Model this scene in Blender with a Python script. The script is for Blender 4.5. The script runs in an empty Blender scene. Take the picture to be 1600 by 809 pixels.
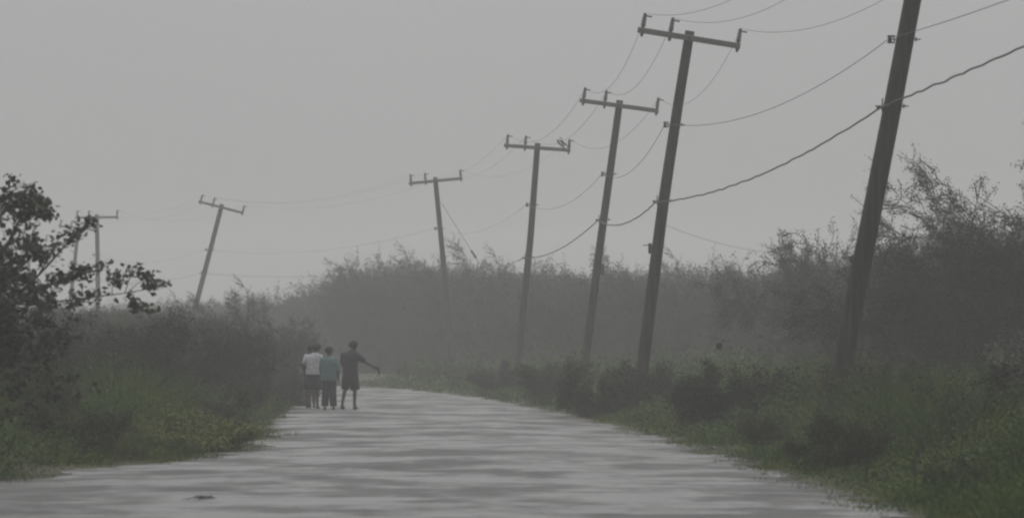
import bpy, math, random
import numpy as np
from mathutils import Vector, Matrix

D = bpy.data
SC = bpy.context.scene
COL = SC.collection
R = math.radians

# ---------------------------------------------------------------- camera
CAM_H = 1.65
FPX = 8000.0            # focal length measured in pixels of the 1600 px wide photograph
HOR = 540.0             # row of the horizon in the photograph
cam_d = D.cameras.new('camera'); cam = D.objects.new('camera', cam_d); COL.objects.link(cam)
cam.location = (0, 0, CAM_H); cam.rotation_euler = (R(90), 0, 0)
cam_d.sensor_width = 36.0; cam_d.lens = 36.0 * FPX / 1600.0
cam_d.shift_x = 0.0; cam_d.shift_y = (HOR - 404.5) / 1600.0
cam_d.clip_start = 0.5; cam_d.clip_end = 4000
cam_d.dof.use_dof = True; cam_d.dof.focus_distance = 140.0; cam_d.dof.aperture_fstop = 4.5
SC.camera = cam

# ---------------------------------------------------------------- overcast sky
SUN_EL, SUN_AZ = 58.0, 25.0       # degrees; azimuth measured from +Y towards +X
W = D.worlds.new('World'); SC.world = W; W.use_nodes = True
nt = W.node_tree; nt.nodes.clear(); N = nt.nodes; L = nt.links
out = N.new('ShaderNodeOutputWorld'); bg = N.new('ShaderNodeBackground')
sky = N.new('ShaderNodeTexSky'); sky.sky_type = 'NISHITA'; sky.sun_disc = False
sky.sun_elevation = R(SUN_EL); sky.sun_rotation = R(SUN_AZ); sky.air_density = 1.0; sky.dust_density = 3.0
hsv = N.new('ShaderNodeHueSaturation'); hsv.inputs['Saturation'].default_value = 0.12; hsv.inputs['Value'].default_value = 0.6
tc = N.new('ShaderNodeTexCoord'); sp = N.new('ShaderNodeSeparateXYZ')
mx = N.new('ShaderNodeMath'); mx.operation = 'MAXIMUM'; mx.inputs[1].default_value = 0.0
ma = N.new('ShaderNodeMath'); ma.operation = 'MULTIPLY_ADD'; ma.inputs[1].default_value = 0.74; ma.inputs[2].default_value = 0.26
cl = N.new('ShaderNodeTexNoise'); cl.inputs['Scale'].default_value = 5.0; cl.inputs['Detail'].default_value = 3.0
clr = N.new('ShaderNodeMapRange'); clr.inputs['To Min'].default_value = 0.95; clr.inputs['To Max'].default_value = 1.05
mm = N.new('ShaderNodeMath'); mm.operation = 'MULTIPLY'
grey = N.new('ShaderNodeVectorMath'); grey.operation = 'SCALE'
OVERCAST = 6.0
grey.inputs[0].default_value = (OVERCAST, OVERCAST * 1.0, OVERCAST * 1.005)
mix = N.new('ShaderNodeMix'); mix.data_type = 'RGBA'; mix.inputs['Factor'].default_value = 0.9
bg.inputs['Strength'].default_value = 0.10
L.new(tc.outputs['Generated'], sp.inputs[0]); L.new(sp.outputs['Z'], mx.inputs[0]); L.new(mx.outputs[0], ma.inputs[0])
L.new(tc.outputs['Generated'], cl.inputs['Vector']); L.new(cl.outputs['Fac'], clr.inputs['Value'])
L.new(ma.outputs[0], mm.inputs[0]); L.new(clr.outputs[0], mm.inputs[1]); L.new(mm.outputs[0], grey.inputs['Scale'])
L.new(sky.outputs[0], hsv.inputs['Color']); L.new(hsv.outputs[0], mix.inputs['A']); L.new(grey.outputs[0], mix.inputs['B'])
L.new(mix.outputs['Result'], bg.inputs['Color']); L.new(bg.outputs[0], out.inputs['Surface'])

sun_d = D.lights.new('sun', 'SUN'); sun = D.objects.new('sun', sun_d); COL.objects.link(sun)
sun_d.energy = 0.9; sun_d.angle = R(40); sun_d.color = (1.0, 0.98, 0.95)
sdir = Vector((math.sin(R(SUN_AZ)) * math.cos(R(SUN_EL)), math.cos(R(SUN_AZ)) * math.cos(R(SUN_EL)), math.sin(R(SUN_EL))))
sun.rotation_euler = (-sdir).to_track_quat('-Z', 'Y').to_euler()
sun.location = (40, 100, 120)

# ---------------------------------------------------------------- exposure, renderer
SC.view_settings.view_transform = 'Standard'; SC.view_settings.look = 'None'
SC.view_settings.exposure = 0.95; SC.view_settings.gamma = 1.0; SC.view_settings.use_curve_mapping = False
cy = SC.cycles
cy.max_bounces = 6; cy.diffuse_bounces = 3; cy.glossy_bounces = 3; cy.transmission_bounces = 2; cy.volume_bounces = 2
cy.use_denoising = True; cy.use_adaptive_sampling = False; cy.sample_clamp_indirect = 4.0
cy.filter_width = 2.3
HAZE_K = 0.00115

# ================================================================ helpers
def at(px, py, d):
    """point at distance d seen at photograph pixel (px, py)"""
    return Vector(((px - 800) / FPX * d, d, CAM_H + (HOR - py) / FPX * d))

def tag(o, label=None, cat=None, group=None, kind=None):
    if label: o['label'] = label
    if cat: o['category'] = cat
    if group: o['group'] = group
    if kind: o['kind'] = kind
    return o

def empty(name, loc=(0, 0, 0), rz=0.0):
    o = D.objects.new(name, None); COL.objects.link(o); o.location = loc; o.rotation_euler = (0, 0, rz)
    o.empty_display_size = 0.3
    return o

def link_mesh(name, me, parent=None, mats=()):
    o = D.objects.new(name, me); COL.objects.link(o)
    for m in mats:
        me.materials.append(m)
    if parent: o.parent = parent
    return o

class MB:
    """collects polygons of one mesh object"""
    def __init__(s):
        s.v = []; s.f = []; s.n = 0; s.mi = []
    def add(s, verts, faces, mi=0):
        s.v.append(np.asarray(verts, dtype=np.float64).reshape(-1, 3))
        for f in faces:
            s.f.append([i + s.n for i in f]); s.mi.append(mi)
        s.n += len(s.v[-1])
    def box(s, c, h, M=None, bev=0.0, mi=0):
        c = Vector(c); hx, hy, hz = h
        if bev <= 0:
            P = [Vector((x * hx, y * hy, z * hz)) for z in (-1, 1) for y in (-1, 1) for x in (-1, 1)]
            F = [(0, 2, 3, 1), (4, 5, 7, 6), (0, 1, 5, 4), (2, 6, 7, 3), (0, 4, 6, 2), (1, 3, 7, 5)]
            P = [(M @ p if M else p) + c for p in P]
            s.add(P, F, mi); return
        b = bev   # octagonal section along x
        sec = [(hy, hz - b), (hy - b, hz), (-hy + b, hz), (-hy, hz - b), (-hy, -hz + b), (-hy + b, -hz), (hy - b, -hz), (hy, -hz + b)]
        P = []
        for x in (-hx, hx):
            for (y, z) in sec: P.append(Vector((x, y, z)))
        F = [(i, (i + 1) % 8, 8 + (i + 1) % 8, 8 + i) for i in range(8)] + [tuple(range(7, -1, -1)), tuple(range(8, 16))]
        s.add([(M @ p if M else p) + c for p in P], F, mi)
    def tube(s, pts, rad, n=8, cap=True, mi=0, sx=1.0):
        pts = [Vector(p) for p in pts]
        if not hasattr(rad, '__len__'): rad = [rad] * len(pts)
        V = []; up = None
        for i, p in enumerate(pts):
            t = (pts[min(i + 1, len(pts) - 1)] - pts[max(i - 1, 0)])
            t = t.normalized() if t.length > 1e-9 else Vector((0, 0, 1))
            if up is None:
                up = t.orthogonal().normalized()
            up = (up - t * up.dot(t))
            up = up.normalized() if up.length > 1e-6 else t.orthogonal().normalized()
            b = t.cross(up)
            for k in range(n):
                a = 2 * math.pi * k / n
                V.append(p + (up * math.cos(a) * sx + b * math.sin(a)) * rad[i])
        F = []
        for i in range(len(pts) - 1):
            for k in range(n):
                F.append((i * n + k, i * n + (k + 1) % n, (i + 1) * n + (k + 1) % n, (i + 1) * n + k))
        if cap:
            F.append(tuple(range(n - 1, -1, -1))); m = (len(pts) - 1) * n; F.append(tuple(range(m, m + n)))
        s.add(V, F, mi)
    def lathe(s, prof, M, n=12, mi=0):
        V = []; F = []
        for (r, z) in prof:
            for k in range(n):
                a = 2 * math.pi * k / n
                V.append(M @ Vector((r * math.cos(a), r * math.sin(a), z)))
        for i in range(len(prof) - 1):
            for k in range(n):
                F.append((i * n + k, i * n + (k + 1) % n, (i + 1) * n + (k + 1) % n, (i + 1) * n + k))
        F.append(tuple(range(n - 1, -1, -1))); m = (len(prof) - 1) * n; F.append(tuple(range(m, m + n)))
        s.add(V, F, mi)
    def loft(s, rings, n=16, mi=0):
        """rings: (cx, cy, z, rx, ry)"""
        V = []; F = []
        for (cx, cyy, z, rx, ry) in rings:
            for k in range(n):
                a = 2 * math.pi * k / n
                V.append((cx + rx * math.cos(a), cyy + ry * math.sin(a), z))
        for i in range(len(rings) - 1):
            for k in range(n):
                F.append((i * n + k, i * n + (k + 1) % n, (i + 1) * n + (k + 1) % n, (i + 1) * n + k))
        F.append(tuple(range(n - 1, -1, -1))); m = (len(rings) - 1) * n; F.append(tuple(range(m, m + n)))
        s.add(V, F, mi)
    def build(s, name, mats, parent=None, smooth=False):
        me = D.meshes.new(name)
        me.from_pydata(np.concatenate(s.v).tolist(), [], s.f)
        o = link_mesh(name, me, parent, mats if isinstance(mats, (list, tuple)) else [mats])
        me.polygons.foreach_set('material_index', s.mi)
        if smooth: me.polygons.foreach_set('use_smooth', [True] * len(me.polygons))
        me.update()
        return o

def quads_mesh(name, V, MI=None):
    """V: (n,4,3) array of quads -> mesh"""
    n = len(V)
    me = D.meshes.new(name)
    me.vertices.add(n * 4); me.loops.add(n * 4); me.polygons.add(n)
    me.vertices.foreach_set('co', V.reshape(-1).astype(np.float32))
    me.loops.foreach_set('vertex_index', np.arange(n * 4, dtype=np.int32))
    me.polygons.foreach_set('loop_start', np.arange(0, n * 4, 4, dtype=np.int32))
    me.polygons.foreach_set('loop_total', np.full(n, 4, dtype=np.int32))
    if MI is not None: me.polygons.foreach_set('material_index', MI.astype(np.int32))
    me.update(calc_edges=True); me.validate()
    return me

def norm(a): return a / np.maximum(np.linalg.norm(a, axis=-1, keepdims=True), 1e-9)

def leaf_quads(rs, C, size, aspect=0.5, droop=0.2, bias=None, flat=0.5):
    """one rhombic leaf per centre C (n,3)"""
    n = len(C)
    u = rs.normal(size=(n, 3)); u[:, 2] = u[:, 2] * 0.7 - droop
    if bias is not None: u = u + bias
    u = norm(u)
    r = rs.normal(size=(n, 3)); r[:, 2] += flat * 2
    w = norm(np.cross(u, r))
    sz = (size * rs.uniform(0.6, 1.4, size=n))[:, None]
    nn = np.cross(u, w) * sz * 0.12
    a = C - u * sz * 0.5; b = C + u * sz * 0.5
    m = C - u * sz * 0.06 + nn
    return np.stack([a, m + w * sz * aspect * 0.5, b, m - w * sz * aspect * 0.5], axis=1)

def seg_quads(S, n=4):
    """S: list of (p0,p1,r0,r1) -> quads of n sided tubes"""
    P0 = np.array([s[0] for s in S]); P1 = np.array([s[1] for s in S])
    r0 = np.array([s[2] for s in S])[:, None]; r1 = np.array([s[3] for s in S])[:, None]
    t = norm(P1 - P0)
    ref = np.where(np.abs(t[:, 2:3]) > 0.9, np.array([[1.0, 0, 0]]), np.array([[0, 0, 1.0]]))
    a = norm(np.cross(t, ref)); b = np.cross(t, a)
    out = []
    for k in range(n):
        A0 = 2 * math.pi * k / n; A1 = 2 * math.pi * (k + 1) / n
        d0 = a * math.cos(A0) + b * math.sin(A0); d1 = a * math.cos(A1) + b * math.sin(A1)
        out.append(np.stack([P0 + d0 * r0, P0 + d1 * r0, P1 + d1 * r1, P1 + d0 * r1], axis=1))
    return np.concatenate(out)

def vnoise(x, y, seed=0):
    """smooth pseudo noise about 0..1"""
    s = seed * 1.37
    return 0.5 + 0.25 * (np.sin(x * 1.0 + 1.7 * np.sin(y * 0.7 + s) + s) + np.sin(y * 1.1 + 1.3 * np.sin(x * 0.8 - s) + 2.1 * s))

# ---------------------------------------------------------------- materials
def mat(name, base, rough=0.7, spec=0.3):
    m = D.materials.new(name); m.use_nodes = True
    b = m.node_tree.nodes['Principled BSDF']
    b.inputs['Base Color'].default_value = (*base, 1); b.inputs['Roughness'].default_value = rough
    b.inputs['Specular IOR Level'].default_value = spec
    return m, m.node_tree, b

def ramp(nt, fac, stops):
    r = nt.nodes.new('ShaderNodeValToRGB'); e = r.color_ramp.elements
    while len(e) < len(stops): e.new(0.5)
    for i, (p, c) in enumerate(stops):
        e[i].position = p; e[i].color = (*c, 1)
    nt.links.new(fac, r.inputs['Fac'])
    return r.outputs['Color']

def noise(nt, scale, detail=3, vec=None, rough=0.5):
    n = nt.nodes.new('ShaderNodeTexNoise'); n.inputs['Scale'].default_value = scale
    n.inputs['Detail'].default_value = detail; n.inputs['Roughness'].default_value = rough
    if vec is not None: nt.links.new(vec, n.inputs['Vector'])
    return n.outputs['Fac']

def coords(nt, kind='Object', scale=(1, 1, 1)):
    t = nt.nodes.new('ShaderNodeTexCoord'); mp = nt.nodes.new('ShaderNodeMapping'); mp.inputs['Scale'].default_value = scale
    nt.links.new(t.outputs[kind], mp.inputs['Vector']); return mp.outputs['Vector']

def position(nt, scale=(1, 1, 1)):
    g = nt.nodes.new('ShaderNodeNewGeometry'); mp = nt.nodes.new('ShaderNodeMapping'); mp.inputs['Scale'].default_value = scale
    nt.links.new(g.outputs['Position'], mp.inputs['Vector']); return mp.outputs['Vector']

def leaf_mat(name, stops, patch=0.25, rough=0.75, spec=0.10):
    """leaf colour differs from leaf to leaf and from plant patch to plant patch"""
    m, nt, b = mat(name, stops[0], rough, spec)
    g = nt.nodes.new('ShaderNodeNewGeometry')
    pn = noise(nt, patch, 3, position(nt))
    a = nt.nodes.new('ShaderNodeMath'); a.operation = 'MULTIPLY_ADD'; a.inputs[1].default_value = 0.22
    c = nt.nodes.new('ShaderNodeMath'); c.operation = 'MULTIPLY_ADD'; c.inputs[1].default_value = 2.0; c.inputs[2].default_value = -0.62
    nt.links.new(pn, c.inputs[0]); nt.links.new(g.outputs['Random Per Island'], a.inputs[0]); nt.links.new(c.outputs[0], a.inputs[2])
    k = len(stops)
    nt.links.new(ramp(nt, a.outputs[0], [(i / (k - 1), s) for i, s in enumerate(stops)]), b.inputs['Base Color'])
    return m

M = {}
M['scrub_leaf'] = leaf_mat('scrub_leaf', [(.013, .015, .010), (.022, .025, .015), (.036, .038, .022)], .15)
M['hedge_leaf'] = leaf_mat('hedge_leaf', [(.016, .018, .012), (.034, .037, .023), (.070, .073, .045)], .3)
M['feather_leaf'] = leaf_mat('feather_leaf', [(.020, .023, .016), (.034, .038, .024), (.052, .055, .034)], .3)
M['broad_leaf'] = leaf_mat('broad_leaf', [(.020, .024, .014), (.034, .040, .022), (.056, .063, .032)], .6)
M['weed_leaf'] = leaf_mat('weed_leaf', [(.015, .018, .009), (.030, .046, .010), (.042, .082, .012), (.084, .104, .018), (.042, .036, .020)], .42)
M['bush_leaf'] = leaf_mat('bush_leaf', [(.015, .019, .009), (.032, .040, .014), (.062, .066, .022)], .8)
M['lime_leaf'] = leaf_mat('lime_leaf', [(.050, .066, .016), (.085, .102, .022), (.120, .128, .030)], .6)
M['pale_leaf'] = leaf_mat('pale_leaf', [(.06, .065, .05), (.12, .125, .10), (.2, .2, .17)], .6)

def bark(name, lo, hi, rough=.8):
    m, nt, b = mat(name, lo, rough, .25)
    nt.links.new(ramp(nt, noise(nt, 6, 4, coords(nt, 'Object', (6, 6, .6))), [(.3, lo), (.7, hi)]), b.inputs['Base Color'])
    return m
M['bark'] = bark('bark', (.022, .020, .016), (.055, .05, .042))

m, nt, b = mat('wet_pole_wood', (.03, .03, .03), .75, .25)
cv = coords(nt, 'Object', (14, 14, .35))
n1 = noise(nt, 1.0, 6, cv, .65)
col = ramp(nt, n1, [(.28, (.007, .0065, .0055)), (.5, (.024, .0225, .019)), (.74, (.060, .056, .047))])
nt.links.new(col, b.inputs['Base Color'])
bp = nt.nodes.new('ShaderNodeBump'); bp.inputs['Strength'].default_value = .6; bp.inputs['Distance'].default_value = .02
nt.links.new(n1, bp.inputs['Height']); nt.links.new(bp.outputs[0], b.inputs['Normal'])
M['pole'] = m
m, nt, b = mat('weathered_arm_wood', (.1, .1, .1), .8, .2)
nt.links.new(ramp(nt, noise(nt, 1, 5, coords(nt, 'Object', (1.5, 30, 30))), [(.3, (.085, .083, .078)), (.7, (.15, .147, .14))]), b.inputs['Base Color'])
M['arm'] = m
m, nt, b = mat('grey_porcelain', (.05, .048, .046), .3, .5)
nt.links.new(ramp(nt, noise(nt, 20, 3, coords(nt)), [(.3, (.03, .03, .03)), (.7, (.06, .058, .055))]), b.inputs['Base Color']); M['porcelain'] = m
m, nt, b = mat('galvanised_steel', (.08, .08, .08), .5, .5); b.inputs['Metallic'].default_value = .3
nt.links.new(ramp(nt, noise(nt, 30, 3, coords(nt)), [(.3, (.03, .028, .026)), (.7, (.07, .065, .06))]), b.inputs['Base Color']); M['steel'] = m
m, nt, b = mat('bare_conductor', (.06, .06, .06), .6, .3)
nt.links.new(ramp(nt, noise(nt, 3, 3, coords(nt)), [(.3, (.035, .035, .035)), (.7, (.08, .08, .08))]), b.inputs['Base Color']); M['wire'] = m
m, nt, b = mat('black_cable', (.012, .012, .012), .5, .4)
nt.links.new(ramp(nt, noise(nt, 3, 3, coords(nt)), [(.3, (.008, .008, .008)), (.7, (.02, .02, .02))]), b.inputs['Base Color']); M['cable'] = m

def cloth(name, lo, hi, scale=14, rough=.75):
    m, nt, b = mat(name, lo, rough, .25)
    cvv = coords(nt)
    nt.links.new(ramp(nt, noise(nt, scale, 4, cvv), [(.35, lo), (.65, hi)]), b.inputs['Base Color'])
    bp = nt.nodes.new('ShaderNodeBump'); bp.inputs['Strength'].default_value = .5; bp.inputs['Distance'].default_value = .02
    nt.links.new(noise(nt, 9, 3, cvv), bp.inputs['Height']); nt.links.new(bp.outputs[0], b.inputs['Normal'])
    return m
M['white_cloth'] = cloth('white_cloth', (.30, .295, .32), (.42, .415, .44))
M['teal_cloth'] = cloth('teal_cloth', (.060, .105, .106), (.085, .14, .138))
M['plum_cloth'] = cloth('plum_cloth', (.012, .009, .012), (.022, .017, .021))
M['dark_cloth'] = cloth('dark_cloth', (.010, .013, .015), (.020, .024, .026))
M['slate_cloth'] = cloth('slate_cloth', (.008, .008, .010), (.016, .016, .018))
M['skin'] = cloth('skin', (.020, .013, .009), (.034, .022, .016), 8, .5)
M['hair'] = cloth('hair', (.006, .005, .005), (.012, .010, .010), 40, .8)
M['shoe'] = cloth('shoe', (.012, .011, .010), (.025, .023, .021))

# ================================================================ setting: ground, road
# right and left road edge as (distance, x)
EDGE_R = [(-20, 4.2), (30, 4.1), (49, 3.75), (60, 3.55), (82, 2.95), (105, 2.0), (133, .67), (165, -1.3), (194, -4.2), (215, -7.8), (240, -13.5), (275, -23), (330, -37), (390, -52)]
EDGE_L = [(-20, -7.2), (30, -6.9), (49, -6.6), (60, -6.4), (68, -5.6), (76, -4.35), (82, -4.2), (95, -4.5), (110, -5.1), (132, -5.5), (165, -7.0), (194, -10.2), (215, -14), (240, -20), (275, -30), (330, -45), (390, -61)]
def edge(tab, d):
    return np.interp(d, [t[0] for t in tab], [t[1] for t in tab])

def ground_z(x, y):
    """gentle bank that rises off the road"""
    r = np.maximum(x - edge(EDGE_R, y), 0); l = np.maximum(edge(EDGE_L, y) - x, 0)
    t = np.maximum(r, l)
    s = np.clip((t - 1.0) / 5.0, 0, 1)
    return 0.28 * s * s * (3 - 2 * s) * (0.6 + 0.8 * vnoise(x * .5, y * .3, 2))

xs = np.concatenate([np.linspace(-150, -34, 18)[:-1], np.linspace(-34, 24, 100), np.linspace(24, 150, 18)[1:]])
ys = np.concatenate([np.linspace(-28, 40, 18)[:-1], np.linspace(40, 300, 180), np.linspace(300, 420, 24)[1:]])
X, Y = np.meshgrid(xs, ys)
Z = ground_z(X, Y) - 0.004
nx, ny = len(xs), len(ys)
me = D.meshes.new('ground')
idx = np.arange(nx * ny).reshape(ny, nx)
F = np.stack([idx[:-1, :-1], idx[:-1, 1:], idx[1:, 1:], idx[1:, :-1]], axis=-1).reshape(-1, 4)
me.from_pydata(np.stack([X, Y, Z], -1).reshape(-1, 3).tolist(), [], F.tolist())
me.polygons.foreach_set('use_smooth', [True] * len(me.polygons))
m, nt, b = mat('wet_soil', (.04, .04, .03), .85, .10)
pv = position(nt)
nt.links.new(ramp(nt, noise(nt, .9, 6, pv, .65), [(.3, (.030, .027, .020)), (.5, (.045, .045, .026)), (.7, (.075, .066, .050))]), b.inputs['Base Color'])
rr = nt.nodes.new('ShaderNodeMapRange'); rr.inputs['To Min'].default_value = .7; rr.inputs['To Max'].default_value = .95
nt.links.new(noise(nt, 1.6, 4, pv), rr.inputs['Value']); nt.links.new(rr.outputs[0], b.inputs['Roughness'])
bp = nt.nodes.new('ShaderNodeBump'); bp.inputs['Strength'].default_value = .8; bp.inputs['Distance'].default_value = .08
nt.links.new(noise(nt, 5, 6, pv), bp.inputs['Height']); nt.links.new(bp.outputs[0], b.inputs['Normal'])
tag(link_mesh('ground', me, None, [m]), kind='structure')

# road sheet with a ragged edge
ds = np.concatenate([np.arange(-20, 40, 4.0), np.arange(40, 140, .5), np.arange(140, 390, 2.0)])
rs = np.random.RandomState(3)
cols = np.array([0, .02, .06, .15, .3, .5, .7, .85, .94, .98, 1.0])
V = []
for d in ds:
    xl, xr = edge(EDGE_L, d), edge(EDGE_R, d)
    xl += .35 * (vnoise(d * .9, 3.0, 1) - .5) * 2 + .12 * rs.normal(); xr += .35 * (vnoise(d * .8, 9.0, 4) - .5) * 2 + .12 * rs.normal()
    for c in cols:
        V.append((xl + (xr - xl) * c, d, 0.004 + 0.03 * (1 - (2 * c - 1) ** 2)))
n = len(cols); F = []
for i in range(len(ds) - 1):
    for k in range(n - 1):
        F.append((i * n + k, i * n + k + 1, (i + 1) * n + k + 1, (i + 1) * n + k))
me = D.meshes.new('road'); me.from_pydata(V, [], F); me.polygons.foreach_set('use_smooth', [True] * len(me.polygons))
m, nt, b = mat('wet_asphalt', (.06, .06, .06), .3, .5)
pv = position(nt)
pa = position(nt, (1.7, .9, 1)); patch = noise(nt, .28, 7, pa, .66)          # worn hollows that hold water, longer along the road
fine = noise(nt, 22, 5, pv, .7)
wet = nt.nodes.new('ShaderNodeMapRange'); wet.inputs['From Min'].default_value = .45; wet.inputs['From Max'].default_value = .55
p2 = noise(nt, .9, 7, position(nt, (1.0, 1.3, 1)), .75)
pm = nt.nodes.new('ShaderNodeMath'); pm.operation = 'MULTIPLY_ADD'; pm.inputs[1].default_value = .66
ps = nt.nodes.new('ShaderNodeMath'); ps.operation = 'MULTIPLY'; ps.inputs[1].default_value = .34
nt.links.new(p2, ps.inputs[0]); nt.links.new(patch, pm.inputs[0]); nt.links.new(ps.outputs[0], pm.inputs[2]); nt.links.new(pm.outputs[0], wet.inputs['Value'])
def mapped(lo, hi):
    q = nt.nodes.new('ShaderNodeMapRange'); q.inputs['To Min'].default_value = lo; q.inputs['To Max'].default_value = hi
    nt.links.new(wet.outputs[0], q.inputs['Value']); return q.outputs[0]
nt.links.new(ramp(nt, noise(nt, .8, 6, pv, .6), [(.3, (.040, .040, .042)), (.7, (.085, .083, .081))]), b.inputs['Base Color'])
nt.links.new(mapped(.74, .28), b.inputs['Roughness']); nt.links.new(mapped(.12, .38), b.inputs['Specular IOR Level'])
bp = nt.nodes.new('ShaderNodeBump'); bp.inputs['Strength'].default_value = .45; bp.inputs['Distance'].default_value = .010
nt.links.new(fine, bp.inputs['Height']); nt.links.new(bp.outputs[0], b.inputs['Normal'])
tag(link_mesh('road', me, None, [m]), kind='structure')

# rain haze filling the air over the whole place
mb = MB(); mb.box((0, 200, 4.75), (160, 235, 6.25))
hm = D.materials.new('rain_haze'); hm.use_nodes = True; nt = hm.node_tree; nt.nodes.clear()
o_ = nt.nodes.new('ShaderNodeOutputMaterial'); pvn = nt.nodes.new('ShaderNodeVolumePrincipled')
pvn.inputs['Color'].default_value = (.99, .99, .985, 1); pvn.inputs['Density'].default_value = HAZE_K; pvn.inputs['Anisotropy'].default_value = 0.0
nt.links.new(pvn.outputs[0], o_.inputs['Volume'])
tag(mb.build('haze', hm), 'pale grey rain haze filling the air above road and scrub', 'haze', kind='stuff')

# ================================================================ utility poles
ARM_HALF = 1.2
INS_U = (-1.09, -.44, 1.14)
def insulator_mesh():
    mb = MB()
    I = Matrix.Identity(4)
    mb.lathe([(.028, .065), (.028, .10), (.045, .105), (.05, .13), (.034, .14), (.05, .165), (.034, .175), (.048, .20), (.034, .21), (.046, .235),
              (.032, .245), (.042, .27), (.034, .29), (.036, .33), (.024, .345), (.036, .36), (.03, .385), (.012, .39)], I, 12)
    return mb
def insulator_part(parent, Mx):
    o = insulator_mesh().build('insulator', M['porcelain'], parent, True); o.matrix_local = Mx @ Matrix.Diagonal((1.3, 1.3, 1, 1))
    mb = MB(); I = Matrix.Identity(4)
    mb.lathe([(.016, -.15), (.016, -.125), (.030, -.12), (.030, -.066)], I, 8)
    mb.build('pin', M['steel'], o)
    mb = MB(); mb.box((.055, 0, .345), (.075, .018, .018), None, .005); mb.box((0, 0, .385), (.02, .03, .022), None, .005)
    mb.build('wire_clamp', M['steel'], o)
    return o

def make_pole(pts, d, label, neutral_y, comm_y, top_r, base_r, arm=True, extra=None):
    """pts: photograph pixels down the middle of the shaft, top first"""
    P = [at(px, py, d) for px, py in pts]
    # carry the shaft down to the ground along its last slope
    a, b_ = P[-2], P[-1]; t = (b_.z + 0.35) / (a.z - b_.z); base = b_ + (b_ - a) * t
    P.append(base)
    root = empty('utility_pole', (base.x, d, 0)); tag(root, label, 'utility pole', 'utility poles along the right side of the road')
    loc = [p - Vector((base.x, d, 0)) for p in P]
    def on(z):          # shaft point at height z
        for p, q in zip(loc[:-1], loc[1:]):
            if q.z <= z <= p.z:
                return q + (p - q) * ((z - q.z) / (p.z - q.z))
        return loc[0] if z > loc[0].z else loc[-1]
    zs = np.linspace(loc[-1].z, loc[0].z, 22)
    H = loc[0].z
    rad = [base_r + (top_r - base_r) * max(0, z) / H for z in zs]
    mb = MB(); mb.tube([on(z) for z in zs], rad, 16)
    mb.build('shaft', M['pole'], root, True)
    def rad_at(z): return base_r + (top_r - base_r) * max(0, z) / H
    att = {}
    up = (loc[0] - on(H - 1.5)).normalized(); right = Vector((up.z, 0, -up.x))
    c = loc[0] - up * .17 + Vector((0, -(top_r + .05), 0))
    Mr = Matrix((( right.x, 0, up.x, c.x), (0, 1, 0, c.y), (right.z, 0, up.z, c.z), (0, 0, 0, 1)))
    mb = MB(); mb.box((0, 0, 0), (ARM_HALF, .05, .065), None, .008)
    ca = mb.build('crossarm', M['arm'], root); ca.matrix_local = Mr
    mb = MB(); mb.tube([(0, -.075, 0), (0, .33, 0)], .012, 8); mb.box((0, -.056, 0), (.035, .005, .035)); mb.build('bolt', M['steel'], ca)
    for j, u in enumerate(INS_U):
        Mi = Mr @ Matrix.Translation((u, 0, 0))
        insulator_part(root, Mi)
        att[j] = root.location + (Mi @ Vector((0.02, 0, .40)))
    for key, y in (('n', neutral_y), ('c', comm_y)):
        z = CAM_H + (HOR - y) / FPX * d
        p = on(z); r = rad_at(z)
        mb = MB()
        mb.tube([p + Vector((-r - .14, -.02, 0)), p + Vector((r + .11, -.02, 0))], .011, 6)
        mb.box(p + Vector((r + .03, -.02, 0)), (.012, .035, .035))
        if key == 'n':
            x = -r - .09
            mb.box(p + Vector((x, -.02, .055)), (.06, .03, .012)); mb.box(p + Vector((x, -.02, -.055)), (.06, .03, .012)); mb.box(p + Vector((x + .055, -.02, 0)), (.008, .03, .055))
            o = mb.build('neutral_bracket', M['steel'], root)
            m2 = MB(); m2.lathe([(.03, -.042), (.038, -.03), (.024, 0), (.038, .03), (.03, .042)], Matrix.Translation(p + Vector((x - .02, -.02, 0))), 10)
            m2.build('spool', M['porcelain'], o, True)
            att[key] = root.location + p + Vector((x - .02, -.03, .02))
        else:
            mb.box(p + Vector((-r - .06, -.02, -.02)), (.055, .02, .028)); mb.tube([p + Vector((-r - .02, -.02, .13)), p + Vector((-r - .02, -.02, -.1))], .012, 6)
            mb.build('cable_bracket', M['steel'], root)
            att[key] = root.location + p + Vector((-r - .06, -.045, -.03))
    if extra: extra(root, on, rad_at)
    return root, att

def small_box(h, side, sz):
    def f(root, on, rad_at):
        p = on(h); r = rad_at(h)
        mb = MB(); mb.box(p + Vector((side * (r + sz[0]), -.03, 0)), sz, None, .01)
        mb.tube([p + Vector((side * r, -.03, sz[2] * .6)), p + Vector((side * (r + .2), -.03, sz[2] * .6))], .01, 6)
        mb.build('junction_box', M['steel'], root)
    return f

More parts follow.
